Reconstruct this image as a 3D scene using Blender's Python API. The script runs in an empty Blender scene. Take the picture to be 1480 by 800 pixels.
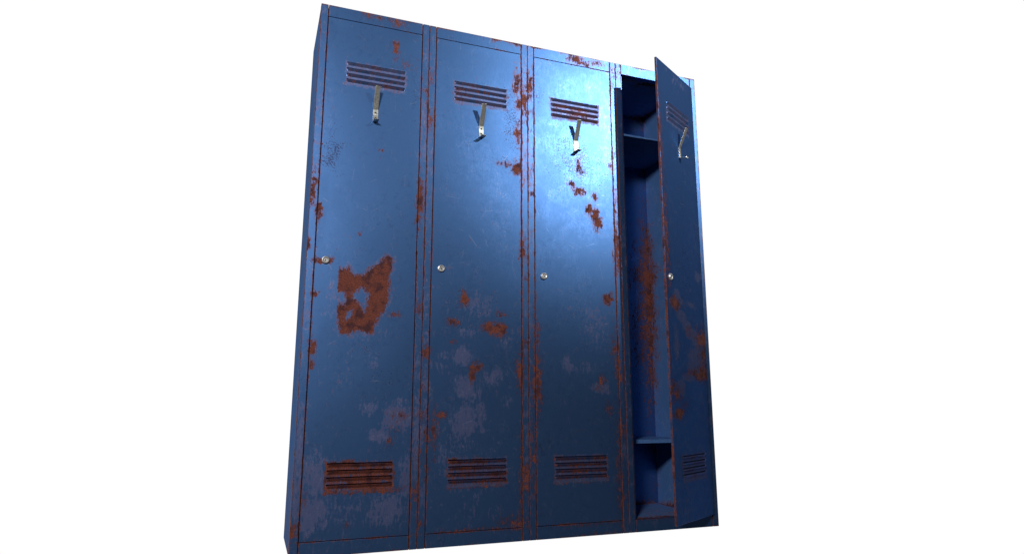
import bpy, bmesh, math, random
import numpy as np
from mathutils import Vector, Matrix

sc = bpy.context.scene
COL = sc.collection
rad = math.radians

# ------------------------------------------------------------------ camera
cam_d = bpy.data.cameras.new("camera")
cam_d.sensor_fit = 'HORIZONTAL'
cam_d.sensor_width = 36.0
cam_d.lens = 36.0 * 961.39 / 1480.0
cam_d.clip_start = 0.02
cam_d.clip_end = 500
cam = bpy.data.objects.new("camera", cam_d)
COL.objects.link(cam)
cam.location = (-0.12633, -2.16783, 0.44136)
YAW, PITCH = 0.36519, 0.19066
fwd = Vector((math.sin(YAW) * math.cos(PITCH), math.cos(YAW) * math.cos(PITCH), math.sin(PITCH)))
cam.rotation_euler = fwd.to_track_quat('-Z', 'Y').to_euler()
sc.camera = cam

# ------------------------------------------------------------------ world: a white studio backdrop behind, a dim room in front
DIM = (0.050, 0.046, 0.046, 1)
w = bpy.data.worlds.new("World")
sc.world = w
w.use_nodes = True
nt = w.node_tree
nt.nodes.clear()
out = nt.nodes.new("ShaderNodeOutputWorld")
bg = nt.nodes.new("ShaderNodeBackground")
tc = nt.nodes.new("ShaderNodeTexCoord")
dot = nt.nodes.new("ShaderNodeVectorMath"); dot.operation = 'DOT_PRODUCT'
dot.inputs[1].default_value = (0.1478, 0.9890, 0.0)   # centre of the backdrop, 8.5 degrees to the right
flat = nt.nodes.new("ShaderNodeVectorMath"); flat.operation = 'MULTIPLY'; flat.inputs[1].default_value = (1, 1, 0)
nrm = nt.nodes.new("ShaderNodeVectorMath"); nrm.operation = 'NORMALIZE'
nt.links.new(tc.outputs['Generated'], flat.inputs[0]); nt.links.new(flat.outputs[0], nrm.inputs[0])
mr = nt.nodes.new("ShaderNodeMapRange"); mr.interpolation_type = 'SMOOTHSTEP'
mr.inputs['From Min'].default_value = 0.334
mr.inputs['From Max'].default_value = 0.44
mx = nt.nodes.new("ShaderNodeMix"); mx.data_type = 'RGBA'
mx.inputs['A'].default_value = DIM
mx.inputs['B'].default_value = (1.01, 1.01, 1.01, 1)
L = nt.links.new
L(nrm.outputs[0], dot.inputs[0]); L(dot.outputs['Value'], mr.inputs['Value'])
L(mr.outputs['Result'], mx.inputs['Factor']); L(mx.outputs['Result'], bg.inputs['Color']); L(bg.outputs[0], out.inputs[0])
bg.inputs['Strength'].default_value = 1.0

# ------------------------------------------------------------------ lamps: key high on the right, fill high on the left
def lamp(name, loc, power, radius, color):
    d = bpy.data.lights.new(name, 'POINT')
    d.energy = power; d.shadow_soft_size = radius; d.color = color
    o = bpy.data.objects.new(name, d); COL.objects.link(o); o.location = loc
    return o
key_d = bpy.data.lights.new("key_lamp", 'SPOT')
key_d.energy = 545; key_d.shadow_soft_size = 0.02; key_d.color = (0.95, 1.0, 0.98)
key_d.spot_size = rad(54); key_d.spot_blend = 1.0
key = bpy.data.objects.new("key_lamp", key_d); COL.objects.link(key)
key.location = (2.74, -3.10, 2.88)
key.rotation_euler = (Vector((1.75, 0, 2.25)) - key.location).to_track_quat('-Z', 'Y').to_euler()
lamp("fill_lamp", (-1.05, -2.9, 2.05), 320, 0.20, (1.0, 0.99, 0.97))

# ------------------------------------------------------------------ exposure
sc.view_settings.view_transform = 'Standard'
sc.view_settings.look = 'None'
sc.view_settings.exposure = 0.0
sc.view_settings.gamma = 1.0
sc.view_settings.use_curve_mapping = False

# ------------------------------------------------------------------ where paint is chipped: (x, z, rx, rz, strength) on the front plane
RUST = [(0.2632, 1.6839, 0.0074, 0.0239, 1), (0.262, 1.6463, 0.0073, 0.0106, 0.5), (0.1645, 0.9985, 0.0045, 0.0047, 0.9), (0.2215, 1.2964, 0.007, 0.005, 0.7), (0.0309, 1.0648, 0.0086, 0.0185, 1.1), (0.028, 1.0365, 0.0086, 0.0138, 1), (0.0258, 1.242, 0.0066, 0.0286, 0.6), (0.0094, 1.1398, 0.0086, 0.0374, 1.2), (0.0068, 0.9539, 0.0064, 0.0181, 1), (0.0121, 1.2113, 0.0065, 0.0189, 0.6), (0.0398, 0.8975, 0.015, 0.0068, 1), (0.0782, 0.9051, 0.0087, 0.0091, 0.9), (0.0337, 0.6227, 0.0083, 0.0194, 1.1), (0.0326, 0.5668, 0.0062, 0.0128, 0.9), (0.0308, 0.7891, 0.0084, 0.0089, 1), (0.0293, 0.7007, 0.0063, 0.0087, 0.7), (0.2881, 0.7353, 0.0137, 0.0069, 0.8), (0.3216, 0.4096, 0.0316, 0.0218, 0.45), (0.305, 0.3707, 0.0178, 0.0215, 0.4), (0.2844, 0.3281, 0.0088, 0.0085, 0.95), (0.2688, 0.2188, 0.0546, 0.0125, 0.3), (0.3201, 0.1834, 0.022, 0.0084, 0.5), (0.1648, 0.0809, 0.0062, 0.008, 0.6), (0.0105, 0.0804, 0.0098, 0.0136, 1.1), (0.0371, 0.1633, 0.006, 0.0159, 0.6), (0.1663, 1.7918, 0.0168, 0.008, 0.9), (0.198, 1.7909, 0.0146, 0.008, 0.7), (0.2673, 1.7847, 0.0223, 0.0135, 0.7), (0.3071, 1.6259, 0.0248, 0.0159, 0.4), (0.3885, 1.5932, 0.0127, 0.0213, 0.9), (0.3746, 1.54, 0.01, 0.0132, 0.9), (0.3923, 1.4375, 0.0125, 0.026, 0.9), (0.3783, 1.493, 0.0075, 0.021, 0.6), (0.3631, 1.1327, 0.0121, 0.0591, 1.1), (0.3576, 1.0704, 0.0096, 0.0244, 0.9), (0.3818, 0.9751, 0.0096, 0.0145, 0.7), (0.3709, 0.7603, 0.0094, 0.0186, 0.8), (0.4005, 0.6159, 0.0117, 0.016, 1.1), (0.3919, 0.4981, 0.0069, 0.0268, 0.5), (0.3896, 0.4093, 0.0184, 0.0264, 0.6), (0.4074, 0.3411, 0.0115, 0.0153, 1.0), (0.3908, 0.2786, 0.0182, 0.0301, 0.6), (0.3757, 0.1726, 0.0134, 0.0253, 0.8), (0.4101, 0.2351, 0.0114, 0.0321, 0.7), (0.3895, 0.0778, 0.0089, 0.0125, 0.8), (0.527, 0.7996, 0.0124, 0.0168, 1.1), (0.489, 0.7214, 0.0195, 0.0118, 0.7), (0.613, 0.7102, 0.0177, 0.012, 1.05), (0.6461, 0.702, 0.0256, 0.0144, 1.1), (0.6564, 0.6807, 0.0153, 0.0096, 0.8), (0.6715, 0.754, 0.0207, 0.0097, 0.6), (0.572, 0.5694, 0.0148, 0.0116, 1.1), (0.56, 0.5413, 0.0098, 0.0162, 1.1), (0.4902, 0.6511, 0.0097, 0.007, 0.6), (0.4521, 0.409, 0.0164, 0.0089, 0.85), (0.4299, 0.3649, 0.0116, 0.0548, 0.6), (0.731, 0.5488, 0.0103, 0.038, 0.8), (0.7353, 0.1795, 0.01, 0.1109, 0.7), (0.7226, 0.0539, 0.0298, 0.0131, 0.8), (0.6809, 0.0651, 0.0245, 0.0174, 0.5), (0.4668, 0.0439, 0.0459, 0.0042, 0.6), (0.5826, 0.0473, 0.145, 0.0043, 0.5), (0.6321, 1.7997, 0.0139, 0.0086, 0.8), (0.7162, 1.8059, 0.0228, 0.0116, 0.8), (0.7217, 1.6301, 0.0112, 0.0449, 0.8), (0.73, 1.5531, 0.0112, 0.0278, 0.8), (0.727, 1.4284, 0.0111, 0.0327, 0.9), (0.7214, 1.2977, 0.0137, 0.0187, 1.1), (0.6914, 1.3071, 0.0327, 0.008, 0.7), (0.7497, 1.5704, 0.0169, 0.0447, 1.1), (0.7725, 1.6308, 0.0143, 0.034, 1.0), (0.758, 1.5299, 0.0141, 0.0223, 0.9), (0.7573, 1.3511, 0.0195, 0.0675, 0.6), (0.7793, 1.2999, 0.0139, 0.0672, 0.5), (0.7487, 1.2504, 0.011, 0.0213, 0.8), (0.7815, 1.2064, 0.0111, 0.0106, 0.8), (0.7425, 1.0065, 0.0108, 0.0358, 0.9), (0.7478, 0.9736, 0.0135, 0.0128, 0.9), (0.7582, 0.8881, 0.0134, 0.0101, 0.6), (0.7547, 0.6576, 0.0184, 0.0121, 0.8), (0.7946, 0.6957, 0.0133, 0.0734, 0.8), (0.7961, 0.5307, 0.0132, 0.0833, 0.9), (0.7388, 0.5728, 0.0104, 0.0476, 0.9), (0.7839, 0.2639, 0.0128, 0.0137, 1.0), (0.7555, 0.2012, 0.0152, 0.036, 1.1), (0.7833, 0.1776, 0.0102, 0.0561, 0.6), (0.7792, 0.3376, 0.0129, 0.0576, 0.6), (0.9743, 1.7824, 0.0245, 0.0149, 1.0), (0.9954, 1.7717, 0.0308, 0.0119, 0.8), (0.9594, 1.7972, 0.0305, 0.0089, 0.7), (1.0634, 1.782, 0.0251, 0.009, 0.7), (1.1289, 1.7707, 0.0159, 0.0121, 0.7), (0.9743, 1.3394, 0.0089, 0.0223, 0.8), (0.9828, 1.3238, 0.0089, 0.0084, 0.6), (0.9436, 1.2636, 0.0117, 0.0082, 0.9), (0.9752, 1.24, 0.0176, 0.011, 0.9), (0.9579, 1.2516, 0.0117, 0.0082, 0.7), (1.0426, 1.2231, 0.009, 0.0111, 1), (1.0176, 1.1709, 0.0118, 0.0191, 1.1), (1.0378, 1.1512, 0.0149, 0.0219, 1.1), (1.0519, 1.1253, 0.0119, 0.0218, 1.1), (1.0424, 1.0999, 0.0089, 0.0136, 0.8), (1.119, 1.3587, 0.0154, 0.0228, 0.8), (1.1181, 1.8292, 0.0064, 0.0061, 0.5), (1.0846, 0.8289, 0.0147, 0.0131, 1.1), (1.1029, 0.8509, 0.0089, 0.0079, 0.6), (1.05, 0.5293, 0.0114, 0.0124, 0.9), (1.0464, 0.5044, 0.0142, 0.0099, 0.5), (1.1055, 0.6565, 0.0117, 0.051, 0.5), (1.0783, 0.4306, 0.0114, 0.0196, 0.6), (1.1136, 0.212, 0.0113, 0.1413, 0.5), (0.9848, 0.0362, 0.1087, 0.0045, 0.4), (1.0107, -0.004, 0.0815, 0.0091, 0.7), (1.1571, 1.7609, 0.0161, 0.0183, 0.6), (1.1319, 1.1915, 0.0092, 0.0694, 0.7), (1.1302, 1.0483, 0.0151, 0.0543, 1.1), (1.1339, 0.9782, 0.0151, 0.0431, 0.9), (1.1109, 0.6439, 0.0146, 0.0204, 0.8), (1.1204, 0.5806, 0.0146, 0.0379, 0.9), (1.1307, 0.5429, 0.0116, 0.0201, 0.9), (1.13, 0.3567, 0.0115, 0.0244, 0.8), (1.1271, 0.1166, 0.0112, 0.0585, 0.6)]
RUST_OPEN = [(1.2442, 0.8079, 0.0302, 0.0155, 1.2), (1.484, 0.6949, 0.0489, 0.0272, 1.0), (1.459, 0.5603, 0.0477, 0.0211, 1.0), (1.3868, 0.5577, 0.0655, 0.0103, 0.7), (1.2361, 0.4142, 0.0291, 0.0143, 1.2), (1.2145, 0.4789, 0.0347, 0.0192, 0.7), (1.1887, 0.5024, 0.0227, 0.0239, 0.7), (1.2864, 0.443, 0.0241, 0.0146, 0.5), (1.3494, 0.7156, 0.0256, 0.0157, 0.6), (1.1954, 0.8983, 0.0176, 0.0207, 0.6), (1.1687, 0.6341, 0.0169, 0.1442, 0.9), (1.1936, 1.053, 0.0178, 0.1573, 0.7), (1.1832, 1.4263, 0.0121, 0.1679, 0.6), (1.4885, 0.628, 0.0417, 0.0323, 0.7), (1.4174, 1.5631, 0.0356, 0.0312, 0.3)]
WEAR = [(0.5746, 0.783, 0.0659, 0.0433, 0.6), (0.5225, 0.6031, 0.0293, 0.0278, 0.9), (0.5411, 0.4996, 0.039, 0.0457, 0.8), (0.5356, 0.3749, 0.0483, 0.0558, 0.9), (0.5908, 0.4083, 0.0196, 0.0679, 0.7), (0.4554, 0.5899, 0.0239, 0.0457, 0.5), (0.6269, 0.5353, 0.0377, 0.0233, 0.7), (0.6769, 0.667, 0.0309, 0.0479, 0.4), (0.5508, 0.6862, 0.0624, 0.0189, 0.5), (0.69, 0.4659, 0.0152, 0.0279, 0.6), (0.4615, 0.2986, 0.0186, 0.0653, 0.5), (0.0636, 0.2262, 0.0448, 0.0603, 0.8), (0.0591, 0.1266, 0.0443, 0.0494, 0.9), (0.1608, 0.1212, 0.0628, 0.0402, 0.5), (0.2873, 0.1247, 0.0545, 0.0452, 0.8), (0.2466, 0.3458, 0.0262, 0.017, 0.9), (0.3104, 0.4097, 0.045, 0.039, 0.9), (0.2171, 0.4316, 0.0305, 0.0215, 0.6), (0.2263, 0.5843, 0.0222, 0.0265, 0.5), (0.1786, 0.6717, 0.0664, 0.0222, 0.6), (0.3389, 0.2163, 0.0222, 0.0631, 0.7), (0.0819, 0.7899, 0.0172, 0.0556, 0.5), (1.0355, 0.7307, 0.0462, 0.0637, 0.6), (0.9147, 0.5813, 0.0165, 0.0245, 0.8), (1.0521, 0.5045, 0.0342, 0.0198, 0.8), (0.9837, 0.5778, 0.0421, 0.0248, 0.5), (0.9597, 0.7655, 0.0567, 0.0381, 0.35), (0.376, 0.3221, 0.0182, 0.1708, 0.7), (0.3988, 0.4982, 0.0139, 0.1766, 0.6), (0.7662, 0.3147, 0.0205, 0.2699, 0.6), (0.0123, 0.2481, 0.016, 0.1782, 0.8), (0.0151, 0.7308, 0.0125, 0.1726, 0.5)]
WEAR_OPEN = [(1.2933, 0.7647, 0.0373, 0.0208, 1.1), (1.3329, 0.7349, 0.0382, 0.021, 1.1), (1.3794, 0.7025, 0.0525, 0.0211, 1.1), (1.4415, 0.6783, 0.0684, 0.0268, 1.0), (1.4212, 0.6242, 0.0811, 0.0316, 1.0), (1.3837, 0.5833, 0.0655, 0.0207, 0.9), (1.3285, 0.5429, 0.0502, 0.0151, 0.9), (1.2599, 0.8433, 0.0244, 0.0209, 0.9), (1.2875, 0.8209, 0.0248, 0.0158, 0.8), (1.239, 0.651, 0.0297, 0.0623, 0.6), (1.2637, 0.504, 0.048, 0.0294, 0.7), (1.1734, 1.023, 0.0175, 0.1555, 0.5), (1.4622, 0.9389, 0.042, 0.0283, 0.5), (1.3745, 0.8182, 0.0328, 0.0135, 0.7), (1.3691, 1.7259, 0.1446, 0.0316, 0.3)]
PATCH = [[(0.1014, 0.8772), (0.1192, 0.8694), (0.1342, 0.8796), (0.1462, 0.8576), (0.1839, 0.8602), (0.2054, 0.8826), (0.2321, 0.8963), (0.2561, 0.9287), (0.2725, 0.9206), (0.2734, 0.8947), (0.2655, 0.859), (0.2634, 0.7892), (0.2513, 0.7472), (0.243, 0.7285), (0.2217, 0.7004), (0.2208, 0.6666), (0.196, 0.6768), (0.1782, 0.6806), (0.1568, 0.6708), (0.1224, 0.6651), (0.1119, 0.7045), (0.1029, 0.7575), (0.1029, 0.8024)]]
HOLES = [[(0.0986, 0.7999), (0.1312, 0.8019), (0.1302, 0.777), (0.1332, 0.7591), (0.1007, 0.7574)], [(0.1491, 0.7939), (0.1766, 0.8207), (0.2041, 0.8041), (0.203, 0.7766), (0.1916, 0.7306), (0.1748, 0.7614), (0.1476, 0.778)], [(0.1403, 0.746), (0.1492, 0.742), (0.1524, 0.7197), (0.129, 0.7097)]]

WD = 0.38288; H = 1.8; DEP = 0.344

def vnoise(x, z, s, seed):
    x = np.asarray(x, float) / s + seed * 17.13; z = np.asarray(z, float) / s + seed * 5.71
    xi = np.floor(x); zi = np.floor(z); fx = x - xi; fz = z - zi
    fx = fx * fx * (3 - 2 * fx); fz = fz * fz * (3 - 2 * fz)
    def h(a, b):
        v = np.sin(a * 127.1 + b * 311.7 + seed * 74.7) * 43758.5453
        return v - np.floor(v)
    return (h(xi, zi) * (1 - fx) + h(xi + 1, zi) * fx) * (1 - fz) + (h(xi, zi + 1) * (1 - fx) + h(xi + 1, zi + 1) * fx) * fz

def sdf(poly, x, z):
    d = np.full(x.shape, 1e9); inside = np.zeros(x.shape, bool)
    n = len(poly)
    for i in range(n):
        ax, az = poly[i]; bx, bz = poly[(i + 1) % n]
        ex, ez = bx - ax, bz - az
        t = np.clip(((x - ax) * ex + (z - az) * ez) / (ex * ex + ez * ez + 1e-12), 0, 1)
        d = np.minimum(d, np.hypot(x - ax - t * ex, z - az - t * ez))
        c = ((az > z) != (bz > z)) & (x < (bx - ax) * (z - az) / (bz - az + 1e-12) + ax)
        inside ^= c
    return np.where(inside, -d, d)

VX0, VX1 = 0.088, 0.307                # louvre panel, in locker coordinates
VENTS = ((1.511, 1.6065, 1.5965), (0.1725, 0.2765, 0.2640))   # z0, z1, first slit
DX0, DX1, DZ0, DZ1 = 0.0268, 0.3560, 0.0435, 1.7555

def paint(X, Z, opened=False):
    """rust and faded-paint amounts on the front of the row (chips have their own shapes)"""
    X = np.asarray(X, float); Z = np.asarray(Z, float)
    rust = np.zeros(X.shape); wear = np.zeros(X.shape)
    wob = (vnoise(X, Z, .012, 1) - .5) * .9 + (vnoise(X, Z, .005, 2) - .5) * .6
    for (bx, bz, rx, rz, s) in (RUST_OPEN if opened else RUST):
        rx = max(rx, .004); rz = max(rz, .004)
        ub = bx % WD
        if ub < .03 or ub > .350: rx *= .75; s *= .80          # on the narrow stiles the rust is thinner and broken
        m = (np.abs(X - bx) < rx * 3) & (np.abs(Z - bz) < rz * 3)
        if m.any():
            q = np.sqrt(((X[m] - bx) / rx) ** 2 + ((Z[m] - bz) / rz) ** 2)
            v = min(s, 1.08) * np.clip(1.02 - q * .42 + wob[m] * .45, 0, 1)
            rust[m] = np.maximum(rust[m], v)
            wear[m] = np.maximum(wear[m], s * np.clip(1.5 - q * .6 + wob[m] * .5, 0, 1) * .8)
    for (bx, bz, rx, rz, s) in (WEAR_OPEN if opened else WEAR):
        m = (np.abs(X - bx) < rx * 3) & (np.abs(Z - bz) < rz * 3)
        if m.any():
            q = np.sqrt(((X[m] - bx) / rx) ** 2 + ((Z[m] - bz) / rz) ** 2)
            wear[m] = np.maximum(wear[m], s * (1.9 * np.clip(1.1 - q * .7, 0, 1) if opened else 1.15 * np.clip(1.25 - q * .6, 0, 1)))
    if not opened:
        m = (X > .1) & (X < .36) & (Z > .55) & (Z < 1.)
        if m.any():
            x, z = X[m], Z[m]
            d = sdf(PATCH[0], x, z)
            for hp in HOLES: d = np.maximum(d, -sdf(hp, x, z))
            d = d + wob[m] * .006
            rust[m] = np.maximum(rust[m], np.clip(.60 - d / .028, 0, .95))
            wear[m] = np.maximum(wear[m], np.clip(.9 - d / .03, 0, 1))
    # scuffs scattered over the lower doors, most on the two left ones and the open one
    li0 = np.floor(X / WD)
    base = np.select([li0 == 0, li0 == 1, li0 == 2], [.24, .30, .14], .31) * np.clip(1.25 - Z / 1.1, .25, 1) if not opened else np.full(X.shape, .36) * np.clip(1.35 - Z / 1.6, .3, 1)
    wear = np.maximum(wear, base + (vnoise(X, Z, .11, 21) - .5) * .22)
    post = (np.mod(X, WD) < .0256) | (np.mod(X, WD) > .3572)
    wear = np.where(post, np.maximum(wear, .22 + vnoise(X, Z, .06, 23) * .40), wear)
    # seams: chipped edges beside every joint
    U = np.mod(X, WD)
    ds = np.minimum.reduce([np.abs(U - .0256), np.abs(U - .3572), U, WD - U])
    if opened: ds = np.minimum(np.abs(U - .0256), np.abs(U - .3572))
    run = vnoise(X * 3, Z, .09, 5) * .55 + vnoise(X * 3, Z, .022, 6) * .45
    bad = np.where((np.abs(U - .3572) < .006) & (X > WD) & (X < 3 * WD), .60, .40)      # the worst joints: right edges of the two middle doors
    rust = np.maximum(rust, np.clip(1.0 - ds / .0048, 0, 1) * np.clip(bad + run * .85, 0, 1.05))
    wear = np.maximum(wear, np.clip(1 - ds / .010, 0, 1) * np.clip(run * 1.6 + .1, 0, 1))
    dz = np.minimum(np.abs(Z - 1.756), np.abs(Z - .0430))
    r2 = vnoise(X, Z * 3, .05, 7)
    rust = np.maximum(rust, np.clip(1 - dz / .0042, 0, 1) * np.clip(r2 * 1.5 - np.where(Z < .5, .18, .5), 0, 1) * (1.0 if not opened else .5))
    wear = np.maximum(wear, np.clip(1 - dz / .008, 0, 1) * np.clip(r2 * 1.6, 0, 1) * .8)
    rust = np.maximum(rust, np.clip(1 - (1.8 - Z) / .009, 0, 1) * np.clip(r2 * 1.7 - .25, 0, 1))
    rust = np.maximum(rust, np.clip(1 - Z / .006, 0, 1) * np.clip(r2 * 2 - .8, 0, 1))
    # louvres
    for k, (z0, z1, s) in enumerate(VENTS):
        cx = (VX0 + VX1) / 2; cz = (z0 + z1) / 2
        dx = np.abs(U - cx) - (VX1 - VX0) / 2; dzz = np.abs(Z - cz) - (z1 - z0) / 2
        d = np.maximum(dx, dzz) + wob * .008
        li = np.floor(X / WD)
        amt = np.select([li == 0, li == 1, li == 2], [.60, .36, .30], .06) if k else np.select([li == 0, li == 1, li == 2], [.12, .16, .27], -.06)
        lo = vnoise(X, Z * 2, .05, 9)
        a = np.clip(.25 - d / .010, 0, 1)
        ph = s - Z
        row = np.floor(ph / .0208 + .1)
        ph = np.mod(ph + .002, .0208) - .002
        streak = np.clip(1 - np.abs(ph - .005) / .007, 0, 1)          # the lip and slope of each louvre rust first
        streak = streak * np.where((row < 1) & (k == 0), .45, 1.0)
        rust = np.maximum(rust, a * (amt + (lo - .5) * .40 + streak * .30))
        wear = np.maximum(wear, a * (.95 - .25 * streak))
    # clusters of fine dark chips in the upper paint
    sp = np.zeros(X.shape)
    for cx, cz, sx, sz, k in ((.065, 1.27, .05, .10, 1.), (.70, 1.45, .05, .22, .9), (.97, 1.36, .17, .17, 1.), (1.06, 1.60, .09, .10, .5), (.33, 1.5, .03, .2, .5), (.82, 1.58, .04, .12, .7), (.60, .75, .12, .12, .6), (.25, .55, .10, .12, .5), (1.35, 1.0, .12, .5, .6)):
        sp = np.maximum(sp, k * np.clip(1.3 - np.hypot((X - cx) / sx, (Z - cz) / sz), 0, 1))
    sp = sp * np.clip(.35 + vnoise(X, Z, .03, 41) * 1.1, 0, 1)
    return rust, wear, sp

def paint_inside(P):
    """rust inside the open locker: creeps out of the back corners"""
    x, y, z = P[:, 0], P[:, 1], P[:, 2]
    n = vnoise(x + y, z, .09, 11) * .6 + vnoise(x + y, z, .03, 12) * .4
    back = y > .30
    zone = np.clip(1.25 - np.abs(z - .88) / .42, 0, 1)
    c_back = np.where(y > .335, np.clip(1.05 - (.341 - x) / (.09 + .17 * zone * n), 0, 1), 0)
    c_wall = np.where(x > .335, np.clip(1.05 - (.338 - y) / (.04 + .13 * zone * n), 0, 1), 0)
    amt = np.maximum(c_back, c_wall) * (.28 + .62 * zone) * (.50 + n * .66)
    near = np.minimum(np.minimum(np.abs(x - .341), np.abs(y - .338)), np.abs(y - .03))
    floorc = np.clip(1 - (z - .042) / .03, 0, 1) * np.clip(1.1 - near / .03, .2, .75) * n * 1.5
    ceil = np.clip(1 - (1.757 - z) / .05, 0, 1) * np.clip(1.1 - near / .04, .1, .7) * n * 1.4
    r = np.maximum.reduce([amt, floorc, ceil])
    return r, np.clip(r * 1.2 + np.where(back, 0, .08 + n * .3), 0, 1)

def paint_side(P):
    x, y, z = P[:, 0], P[:, 1], P[:, 2]
    n = vnoise(y, z, .1, 14) * .6 + vnoise(y, z, .03, 15) * .4
    e = np.minimum.reduce([np.abs(y), np.abs(y - DEP), z, 1.8 - z])
    return np.clip(.9 - e / .008, 0, 1) * np.clip(n * 1.6 - .5, 0, 1), np.clip(n * 1.4 - .45 + .3 * np.clip(1 - z / .5, 0, 1), 0, .7)

# ------------------------------------------------------------------ materials
def N(t, kind, **kw):
    n = t.nodes.new(kind)
    for k, v in kw.items(): setattr(n, k, v)
    return n

def math_node(t, op, a, b=None, clamp=False):
    n = N(t, "ShaderNodeMath", operation=op); n.use_clamp = clamp
    for i, v in enumerate((a, b)):
        if v is None: continue
        if isinstance(v, (int, float)): n.inputs[i].default_value = v
        else: t.links.new(v, n.inputs[i])
    return n.outputs[0]

def noise(t, vec, scale, detail=4, rough=.6):
    n = N(t, "ShaderNodeTexNoise"); n.inputs['Scale'].default_value = scale
    n.inputs['Detail'].default_value = detail; n.inputs['Roughness'].default_value = rough
    t.links.new(vec, n.inputs['Vector']); return n.outputs['Fac']

def remap(t, v, a, b, c=0., d=1., smooth=True):
    n = N(t, "ShaderNodeMapRange"); n.interpolation_type = 'SMOOTHSTEP' if smooth else 'LINEAR'
    for k, x in zip(('From Min', 'From Max', 'To Min', 'To Max'), (a, b, c, d)): n.inputs[k].default_value = x
    t.links.new(v, n.inputs['Value']); return n.outputs['Result']

def mixc(t, f, a, b):
    n = N(t, "ShaderNodeMix", data_type='RGBA')
    t.links.new(f, n.inputs['Factor']) if not isinstance(f, float) else setattr(n.inputs['Factor'], 'default_value', f)
    for k, v in (('A', a), ('B', b)):
        if isinstance(v, tuple): n.inputs[k].default_value = (*v, 1)
        else: t.links.new(v, n.inputs[k])
    return n.outputs['Result']

def mixf(t, f, a, b):
    n = N(t, "ShaderNodeMix", data_type='FLOAT')
    t.links.new(f, n.inputs[0])
    for k, v in ((2, a), (3, b)):
        if isinstance(v, (int, float)): n.inputs[k].default_value = v
        else: t.links.new(v, n.inputs[k])
    return n.outputs[0]

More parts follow.
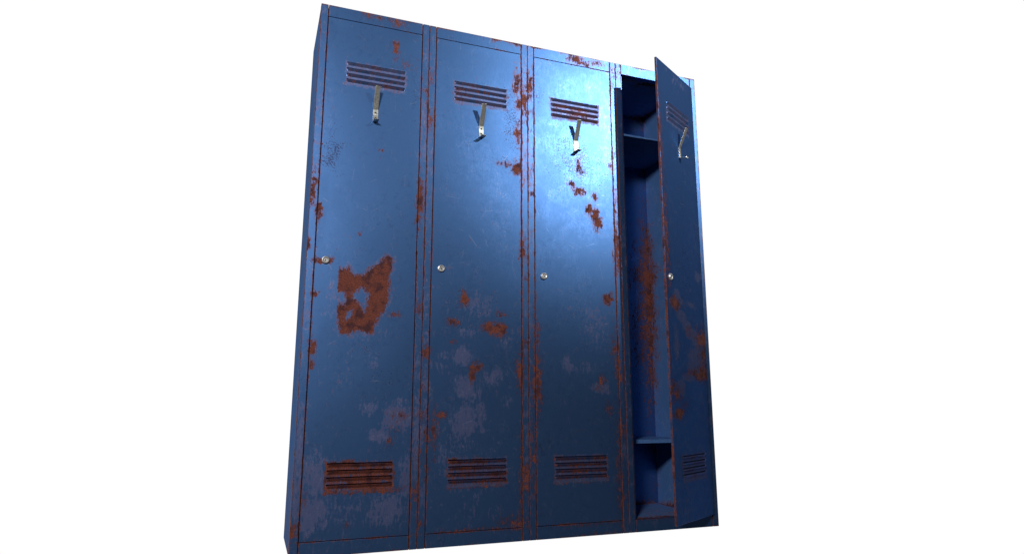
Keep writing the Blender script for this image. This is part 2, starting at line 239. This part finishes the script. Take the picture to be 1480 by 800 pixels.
BLUE = (0.089, 0.205, 0.480)
def paint_mat(name, offset, base=BLUE, gloss=.88, spec=.35):
    m = bpy.data.materials.new(name); m.use_nodes = True
    t = m.node_tree; t.nodes.clear()
    o = N(t, "ShaderNodeOutputMaterial"); p = N(t, "ShaderNodeBsdfPrincipled"); t.links.new(p.outputs[0], o.inputs[0])
    tc = N(t, "ShaderNodeTexCoord"); mp = N(t, "ShaderNodeMapping"); mp.inputs['Location'].default_value = offset
    t.links.new(tc.outputs['Object'], mp.inputs['Vector']); v = mp.outputs['Vector']
    st = N(t, "ShaderNodeMapping"); st.inputs['Scale'].default_value = (1, 1, .35); t.links.new(v, st.inputs['Vector']); vs = st.outputs['Vector']
    ar = N(t, "ShaderNodeAttribute", attribute_name="rust"); aw = N(t, "ShaderNodeAttribute", attribute_name="wear")
    asp = N(t, "ShaderNodeAttribute", attribute_name="speck").outputs["Fac"]
    rb, wb = ar.outputs['Fac'], aw.outputs['Fac']
    n1 = noise(t, vs, 120, 8, .74); n2 = noise(t, v, 28, 5, .6); n3 = noise(t, v, 7, 4, .6); n4 = noise(t, v, 320, 3, .6); n5 = noise(t, vs, 260, 6, .75)
    # rust: attribute bias broken up by noise
    a = math_node(t, 'ADD', rb, math_node(t, 'MULTIPLY', math_node(t, 'SUBTRACT', n1, .5), 2.1))
    a = math_node(t, 'ADD', a, math_node(t, 'MULTIPLY', math_node(t, 'SUBTRACT', n2, .5), .55))
    a = math_node(t, 'ADD', a, math_node(t, 'MULTIPLY', math_node(t, 'SUBTRACT', n5, .5), 1.5))
    rust = remap(t, a, .52, .62)
    rust_halo = remap(t, a, .20, .50)
    # faded primer showing through
    b = math_node(t, 'ADD', wb, math_node(t, 'MULTIPLY', math_node(t, 'SUBTRACT', n2, .5), 1.6))
    b = math_node(t, 'ADD', b, math_node(t, 'MULTIPLY', math_node(t, 'SUBTRACT', n1, .5), 3.0))
    wear = remap(t, b, .50, .78)
    # fine pits scattered everywhere
    pit = remap(t, math_node(t, 'ADD', n1, math_node(t, 'MULTIPLY', math_node(t, 'SUBTRACT', n3, .5), .7)), .665, .71)
    # scratches: thin bright marks
    vo = N(t, "ShaderNodeTexVoronoi", feature='DISTANCE_TO_EDGE'); vo.inputs['Scale'].default_value = 9
    sm = N(t, "ShaderNodeMapping"); sm.inputs['Scale'].default_value = (1.6, 1, .8); sm.inputs['Rotation'].default_value = (.3, .5, .9)
    t.links.new(v, sm.inputs['Vector']); t.links.new(sm.outputs[0], vo.inputs['Vector'])
    scr = math_node(t, 'MULTIPLY', remap(t, vo.outputs['Distance'], .012, 0.0), remap(t, n2, .53, .60))
    # clusters of small flecks and chips, and darker stain specks
    clus = remap(t, math_node(t, 'ADD', n3, math_node(t, 'MULTIPLY', wb, .35)), .50, .72)
    n6 = noise(t, sm.outputs[0], 75, 7, .78)
    fleck = math_node(t, 'MULTIPLY', remap(t, n6, .565, .60), clus)
    n7 = noise(t, v, 170, 5, .7)
    clus2 = remap(t, math_node(t, 'SUBTRACT', n3, math_node(t, 'MULTIPLY', wb, .1)), .44, .60)
    speck = remap(t, math_node(t, 'ADD', math_node(t, 'ADD', n7, math_node(t, 'MULTIPLY', n2, .4)), math_node(t, 'MULTIPLY', asp, .18)), .875, .91)
    sr = math_node(t, 'MULTIPLY', remap(t, n5, .60, .66), remap(t, n1, .5, .56))
    mott = remap(t, math_node(t, 'ADD', math_node(t, 'MULTIPLY', n5, .35), math_node(t, 'ADD', math_node(t, 'MULTIPLY', n2, .2), math_node(t, 'MULTIPLY', n1, .45))), .43, .57)
    mott = math_node(t, 'MULTIPLY', mott, remap(t, n3, .38, .62, .35, 1.))
    col = mixc(t, mott, tuple(c * .86 for c in base), tuple(c * 1.05 for c in base))
    col = mixc(t, math_node(t, 'MULTIPLY', wear, .66), col, (.160, .155, .290))
    col = mixc(t, math_node(t, 'MULTIPLY', rust_halo, .62), col, (.17, .085, .13))
    n8 = noise(t, v, 48, 9, .76)
    blot = math_node(t, 'MULTIPLY', remap(t, n8, .52, .58), remap(t, n3, .40, .60, .15, 1.))
    col = mixc(t, math_node(t, 'MULTIPLY', blot, .26), col, (.045, .11, .30))
    col = mixc(t, math_node(t, 'MULTIPLY', fleck, .55), col, (.24, .26, .42))
    col = mixc(t, math_node(t, 'MULTIPLY', speck, .72), col, (.045, .045, .10))
    col = mixc(t, math_node(t, 'MULTIPLY', pit, .30), col, (.03, .05, .11))
    col = mixc(t, math_node(t, 'MULTIPLY', scr, .28), col, (.35, .42, .60))
    rc = mixc(t, remap(t, n4, .35, .65), (.115, .031, .018), (.27, .078, .036))
    rc = mixc(t, remap(t, n2, .46, .62), rc, (.075, .026, .022))
    rc = mixc(t, math_node(t, 'MULTIPLY', sr, .7), rc, (.30, .15, .12))
    col = mixc(t, math_node(t, 'MULTIPLY', rust, .93), col, rc)
    t.links.new(col, p.inputs['Base Color'])
    met = mixf(t, rust, mixf(t, wear, gloss, max(gloss - .1, 0.)), .10 if gloss else 0.)
    t.links.new(met, p.inputs['Metallic'])
    ro = mixf(t, mott, .43, .38)
    ro = mixf(t, wear, ro, .52); ro = mixf(t, rust, ro, .85)
    t.links.new(ro, p.inputs['Roughness'])
    p.inputs['Specular Tint'].default_value = (.12, .2, .35, 1)
    p.inputs['Specular IOR Level'].default_value = spec
    h = math_node(t, 'ADD', math_node(t, 'MULTIPLY', rust, math_node(t, 'ADD', math_node(t, 'MULTIPLY', n4, .9), -.75)),
                  math_node(t, 'MULTIPLY', math_node(t, 'ADD', n1, math_node(t, 'MULTIPLY', n2, .6)), .10))
    h = math_node(t, 'SUBTRACT', h, math_node(t, 'MULTIPLY', pit, .12))
    bp = N(t, "ShaderNodeBump"); bp.inputs['Strength'].default_value = .30; bp.inputs['Distance'].default_value = .0012
    t.links.new(h, bp.inputs['Height']); t.links.new(bp.outputs[0], p.inputs['Normal'])
    return m

def metal(name, c, rough, met=1.0, spots=0.0):
    m = bpy.data.materials.new(name); m.use_nodes = True
    t = m.node_tree; p = t.nodes['Principled BSDF']
    tc = N(t, "ShaderNodeTexCoord"); n = noise(t, tc.outputs['Object'], 220, 4, .6); n2 = noise(t, tc.outputs['Object'], 600, 2, .5)
    col = mixc(t, remap(t, n, .3, .7), tuple(x * .90 for x in c), c)
    if spots: col = mixc(t, remap(t, n2, .62 - spots, .66 - spots), col, (.03, .025, .02))
    t.links.new(col, p.inputs['Base Color']); p.inputs['Metallic'].default_value = met
    t.links.new(remap(t, n, .3, .7, rough - .06, rough + .08), p.inputs['Roughness'])
    return m
M_STEEL = metal("hook_steel", (.84, .83, .76), .36)
M_CHROME = metal("lock_chrome", (.70, .69, .68), .34, .6)
M_HOLE = metal("keyhole_dark", (.015, .013, .012), .7, 0.0)
M_SCREW = metal("screw_dark", (.06, .055, .05), .5, .6)

# ------------------------------------------------------------------ mesh helpers
def mesh_obj(name, verts, faces, mats, parent, attrs=None, fmat=None, smooth=30, bevel=0, merge=False):
    me = bpy.data.meshes.new(name)
    me.from_pydata([tuple(map(float, v)) for v in verts], [], faces)
    if merge:
        bm = bmesh.new(); bm.from_mesh(me); bmesh.ops.remove_doubles(bm, verts=bm.verts, dist=1e-5)
        bmesh.ops.recalc_face_normals(bm, faces=bm.faces); bm.to_mesh(me); bm.free()
    for m in mats: me.materials.append(m)
    if fmat: me.polygons.foreach_set('material_index', fmat)
    if attrs is not None:
        co = np.empty(len(me.vertices) * 3); me.vertices.foreach_get('co', co); co = co.reshape(-1, 3)
        for nm, val in zip(('rust', 'wear', 'speck'), attrs(co)):
            a = me.attributes.new(nm, 'FLOAT', 'POINT'); a.data.foreach_set('value', np.ascontiguousarray(val, dtype=np.float32))
    me.polygons.foreach_set('use_smooth', [True] * len(me.polygons))
    me.set_sharp_from_angle(angle=rad(smooth))
    me.update()
    o = bpy.data.objects.new(name, me); COL.objects.link(o)
    if parent is not None: o.parent = parent
    if bevel:
        b = o.modifiers.new("bevel", 'BEVEL'); b.width = bevel; b.segments = 2; b.limit_method = 'ANGLE'; b.angle_limit = rad(40)
    return o

def lin(a, b, step):
    return np.linspace(a, b, max(2, int(round(abs(b - a) / step)) + 1))

def boxgrid(x0, x1, y0, y1, z0, z1, step=.006, V=None, F=None):
    V = [] if V is None else V; F = [] if F is None else F
    X, Y, Z = lin(x0, x1, step), lin(y0, y1, max(step, .02)), lin(z0, z1, step)
    def sheet(A, B, f, flip):
        o = len(V)
        for b in B:
            for a in A: V.append(f(a, b))
        n = len(A)
        for j in range(len(B) - 1):
            for i in range(n - 1):
                q = [o + j * n + i, o + j * n + i + 1, o + (j + 1) * n + i + 1, o + (j + 1) * n + i]
                F.append(q[::-1] if flip else q)
    sheet(X, Z, lambda a, b: (a, y0, b), False); sheet(X, Z, lambda a, b: (a, y1, b), True)
    sheet(Y, Z, lambda a, b: (x0, a, b), True); sheet(Y, Z, lambda a, b: (x1, a, b), False)
    sheet(X, Y, lambda a, b: (a, b, z0), True); sheet(X, Y, lambda a, b: (a, b, z1), False)
    return V, F

def undul(X, Z):                      # very slight waviness of the pressed sheet
    e = np.clip(np.minimum.reduce([np.mod(X, WD) - DX0, DX1 - np.mod(X, WD), Z - DZ0, DZ1 - Z]) / .03, 0, 1)
    return ((vnoise(X, Z, .16, 31) - .5) * .0010 + (vnoise(X, Z, .06, 32) - .5) * .0002) * e

def louvre(U, Z, s0):
    out = np.zeros(U.shape)
    ends = np.clip(np.minimum(U - (VX0 + .008), (VX1 - .008) - U) / .007, 0, 1)
    ends = ends * ends * (3 - 2 * ends)
    for k in range(4):
        s = s0 - k * .0208
        d = s - Z
        bulge = np.where((d >= 0) & (d < .0088), .0068 * (1 - d / .0088), 0)
        slot = np.where((d > -.0042) & (d < 0), -.0076, 0)
        out += (bulge + slot) * np.where(slot < 0, (ends > .25), ends)
    return out

def door_parts(i, mat, locker, loc, rot, opened):
    xoff = i * WD
    fx = lambda u, y, z: (u - .3575, y, z)
    def attrs(co): return paint(co[:, 0] + .3575 + xoff, co[:, 2], opened)
    e = .0011
    xs = np.unique(np.round(np.concatenate([[DX0, DX0 + e], lin(DX0 + e, VX0, .0045), lin(VX0, VX1, .0055), lin(VX1, DX1 - e, .0045), [DX1 - e, DX1]]), 6))
    zs = np.unique(np.round(np.concatenate([[DZ0, DZ0 + e], lin(DZ0 + e, VENTS[1][0], .005), lin(VENTS[1][0], VENTS[1][1], .005),
                                            lin(VENTS[1][1], VENTS[0][0], .005), lin(VENTS[0][0], VENTS[0][1], .005), lin(VENTS[0][1], DZ1 - e, .005), [DZ1 - e, DZ1]]), 6))
    XX, ZZ = np.meshgrid(xs, zs)
    edge = np.minimum.reduce([XX - DX0, DX1 - XX, ZZ - DZ0, DZ1 - ZZ])
    YY = -undul(XX + xoff, ZZ) + np.clip(1 - edge / e, 0, 1) * e
    V = [fx(a, b, c) for a, b, c in zip(XX.ravel(), YY.ravel(), ZZ.ravel())]
    n = len(xs); F = []
    for j in range(len(zs) - 1):
        zc = (zs[j] + zs[j + 1]) / 2
        inv = any(v[0] < zc < v[1] for v in VENTS)
        for k in range(n - 1):
            if inv and VX0 < (xs[k] + xs[k + 1]) / 2 < VX1: continue
            a = j * n + k
            F.append([a, a + 1, a + n + 1, a + n])
    T = .0085
    # edge returns and back sheet
    ring = [k for k in range(n)] + [j * n + n - 1 for j in range(1, len(zs))] + [(len(zs) - 1) * n + k for k in range(n - 2, -1, -1)] + [j * n for j in range(len(zs) - 2, 0, -1)]
    o = len(V)
    for r in ring: V.append((V[r][0], T, V[r][2]))
    m = len(ring)
    for q in range(m): F.append([ring[q], o + q, o + (q + 1) % m, ring[(q + 1) % m]])
    F.append([o + q for q in range(m)][::-1])
    door = mesh_obj("door", V, F, [mat], locker, attrs)
    door.location = loc; door.rotation_euler = (0, 0, rot)
    for (z0, z1, s0) in VENTS:
        vx = lin(VX0, VX1, .0055)
        vx = np.unique(np.round(np.concatenate([vx, lin(VX0, VX0 + .018, .0015), lin(VX1 - .018, VX1, .0015)]), 6))
        vz = lin(z0, z1, .005).tolist()
        for k in range(4):
            s = s0 - k * .0208
            vz += [s + .0044, s + .0040, s + .0002, s - .0002] + [s - t for t in (.001, .003, .005, .007, .0086, .0090)]
        vz = np.unique(np.round(np.clip(vz, z0, z1), 6))
        XX, ZZ = np.meshgrid(vx, vz)
        YY = -undul(XX + xoff, ZZ) - louvre(XX, ZZ, s0)
        V = [fx(a, b, c) for a, b, c in zip(XX.ravel(), YY.ravel(), ZZ.ravel())]
        nn = len(vx)
        F = [[j * nn + k, j * nn + k + 1, (j + 1) * nn + k + 1, (j + 1) * nn + k] for j in range(len(vz) - 1) for k in range(nn - 1)]
        mesh_obj("louvre_vent", V, F, [mat], door, attrs, smooth=24)
    return door

def make_lock_mesh():
    prof = [(.0, -.0052), (.0052, -.0052), (.0062, -.0060), (.0092, -.0078), (.0112, -.0070), (.0126, -.0042), (.0130, 0), (.0130, .004)]
    V, F, fm = [], [], []
    n = 28
    for r, y in prof[1:]:
        for k in range(n):
            a = 2 * math.pi * k / n
            V.append((r * math.cos(a), y, r * math.sin(a)))
    c = len(V); V.append((0, -.0052, 0))
    for k in range(n): F.append([c, k, (k + 1) % n]); fm.append(0)
    for j in range(len(prof) - 2):
        for k in range(n):
            a, b = j * n + k, j * n + (k + 1) % n
            F.append([a, a + n, b + n, b]); fm.append(0)
    # keyhole: a slot and a round hole, dark, standing a hair proud of the plug
    o = len(V)
    for x, z in ((-.0012, -.0040), (.0012, -.0040), (.0012, .0030), (-.0012, .0030)): V.append((x, -.0058, z))
    for x, z in ((-.0012, -.0040), (.0012, -.0040), (.0012, .0030), (-.0012, .0030)): V.append((x, -.0050, z))
    for f in ([0, 1, 2, 3], [0, 4, 5, 1], [1, 5, 6, 2], [2, 6, 7, 3], [3, 7, 4, 0]): F.append([o + q for q in f]); fm.append(1)
    return V, F, fm

def make_hook_mesh():
    w2, t = .0088, .0018
    prof = [(-.0345, 1.5130), (-.0335, 1.5115), (-.0020, 1.4410), (-.0010, 1.4385), (-.0010, 1.3970), (-.0022, 1.3952), (-.0290, 1.3925), (-.0335, 1.3935)]
    P = [Vector((y, z)) for y, z in prof]
    V, F, fm = [], [], []
    n = len(P)
    for k, q in enumerate(P):
        d = (P[min(k + 1, n - 1)] - P[max(k - 1, 0)]).normalized()
        nn = Vector((-d.y, d.x))       # left of travel
        if nn.x > 0: nn = -nn
        for s in (-1, 1):
            for tt in (-.5, .5):
                p = q + nn * (t * tt)
                ww = w2 * (.8 if k in (0, n - 1) else 1)
                V.append((s * ww, p.x - .0004, p.y))
    for k in range(n - 1):
        a = k * 4; b = a + 4
        for f in ([a, a + 1, b + 1, b], [a + 2, b + 2, b + 3, a + 3], [a, b, b + 2, a + 2], [a + 1, a + 3, b + 3, b + 1]): F.append(f); fm.append(0)
    F.append([0, 2, 3, 1]); fm.append(0); e = (n - 1) * 4; F.append([e, e + 1, e + 3, e + 2]); fm.append(0)
    for zc in (1.4285, 1.4095):        # two screw heads with a slot
        o = len(V)
        for r, y in ((.0036, -.0022), (.0030, -.0034), (.0015, -.0038)):
            for k in range(12):
                a = 2 * math.pi * k / 12 + .26
                V.append((r * math.cos(a), y, zc + r * math.sin(a)))
        for j in range(2):
            for k in range(12):
                a, b = o + j * 12 + k, o + j * 12 + (k + 1) % 12
                F.append([a, b, b + 12, a + 12]); fm.append(0 if j == 0 else 1)
        F.append([o + 24 + k for k in range(12)]); fm.append(1)
    return V, F, fm

LOCK, HOOK = make_lock_mesh(), make_hook_mesh()
lock_src = hook_src = None

LABELS = [
    "leftmost closed blue steel locker with a large ragged rust patch below its lock",
    "second closed blue locker from the left, scuffed pale paint low on its door",
    "third blue locker from the left, closed, glare across its upper door, beside the open one",
    "rightmost blue locker, door ajar, showing shelves and a rusty inside",
]
TH = rad(30.9)
for i in range(4):
    lk = bpy.data.objects.new("locker", None); COL.objects.link(lk)
    lk.empty_display_size = .1
    lk.location = (i * WD, 0, 0)
    lk['label'] = LABELS[i]; lk['category'] = "locker"; lk['group'] = "steel lockers standing side by side in a row"
    mat = paint_mat("chipped_blue_paint", (i * 3.7, i * 1.3, i * 2.1))
    opened = i == 3
    inner = paint_mat("matt_blue_inside_paint", (i * 3.7, i * 1.3, i * 2.1), gloss=.10, spec=.06)
    matt = paint_mat("matt_blue_side_paint", (i * 3.7, i * 1.3, i * 2.1), gloss=0., spec=0.)
    front = lambda co, i=i: paint(co[:, 0] + i * WD, co[:, 2])
    g = .0007
    # face frame
    for x0, x1 in ((g, .0247), (.0583 + .2999, WD - g)):
        V, F = boxgrid(x0, x1, 0, .0245, 0, H, .005)
        mesh_obj("stile", V, F, [mat], lk, front, bevel=.0010, merge=True)
    V, F = boxgrid(.0264, .3564, 0, .0245, 1.7570, H, .005); mesh_obj("header", V, F, [mat], lk, front, bevel=.0009, merge=True)
    V, F = boxgrid(.0264, .3564, 0, .0245, 0, .0420, .005); mesh_obj("sill", V, F, [mat], lk, front, bevel=.0009, merge=True)
    # stop the door closes against, set back behind the gap
    for x0, x1 in ((.0250, .0345), (.3420, .3578)):
        V, F = boxgrid(x0, x1, .0105, .0240, .0425, 1.7565, .01)
        mesh_obj("door_stop", V, F, [mat], lk, front, bevel=.0008, merge=True)
    # carcass
    V, F = boxgrid(g + .0006, .0420, .0250, DEP, 0, H, .016); mesh_obj("side_panel", V, F, [matt], lk, lambda co: tuple(np.where(co[:, 0] > .02, a, b) for a, b in zip(paint_inside(co), paint_side(co))), bevel=.0012, merge=True)
    V, F = boxgrid(.3410, WD - g - .0006, .0250, DEP, 0, H, .012); mesh_obj("side_panel", V, F, [inner], lk, lambda co: tuple(np.where(co[:, 0] < .36, a, b) for a, b in zip(paint_inside(co), paint_side(co))), bevel=.0012, merge=True)
    V, F = boxgrid(.0423, .3407, .3380, DEP - .0005, .0005, 1.7990, .012); mesh_obj("back_panel", V, F, [mat], lk, paint_inside, merge=True)
    V, F = boxgrid(.0423, .3407, .0250, .3377, 1.7573, 1.7993, .012); mesh_obj("top_panel", V, F, [inner], lk, paint_inside, merge=True)
    V, F = boxgrid(.0423, .3407, .0250, .3377, .0004, .0418, .012); mesh_obj("floor_panel", V, F, [inner], lk, paint_inside, merge=True)
    if opened:
        for z0, z1, y0 in ((1.5065, 1.5150, .026), (.2985, .3125, .110)):
            V, F = boxgrid(.0426, .3404, y0, .3374, z0, z1, .008)
            mesh_obj("shelf", V, F, [inner], lk, lambda co: (paint_inside(co)[0] * .5, paint_inside(co)[1] * .6), bevel=.0010, merge=True)
        hx, hy = 1.5075 - i * WD, -.0065
        loc = (hx + .0065 * math.cos(TH), hy + .0065 * math.sin(TH), 0)
        door = door_parts(i, mat, lk, loc, TH, True)
    else:
        door = door_parts(i, mat, lk, (.3575, 0, 0), 0, False)
    if lock_src is None:
        V, F, fm = LOCK
        lock_src = ls = mesh_obj("lock", V, F, [M_CHROME, M_HOLE], door, fmat=fm)
        V, F, fm = HOOK
        hook_src = hs = mesh_obj("coat_hook", V, F, [M_STEEL, M_SCREW], door, fmat=fm, bevel=.0004)
    else:
        ls = lock_src.copy(); COL.objects.link(ls); ls.parent = door
        hs = hook_src.copy(); COL.objects.link(hs); hs.parent = door
    ls.location = (.0600 - .3575, .0006, .9005)
    ls.rotation_euler = (0, (.3, -.5, -.4, -.2)[i], 0)
    hs.location = (.1995 - .3575, -.0002, 0)
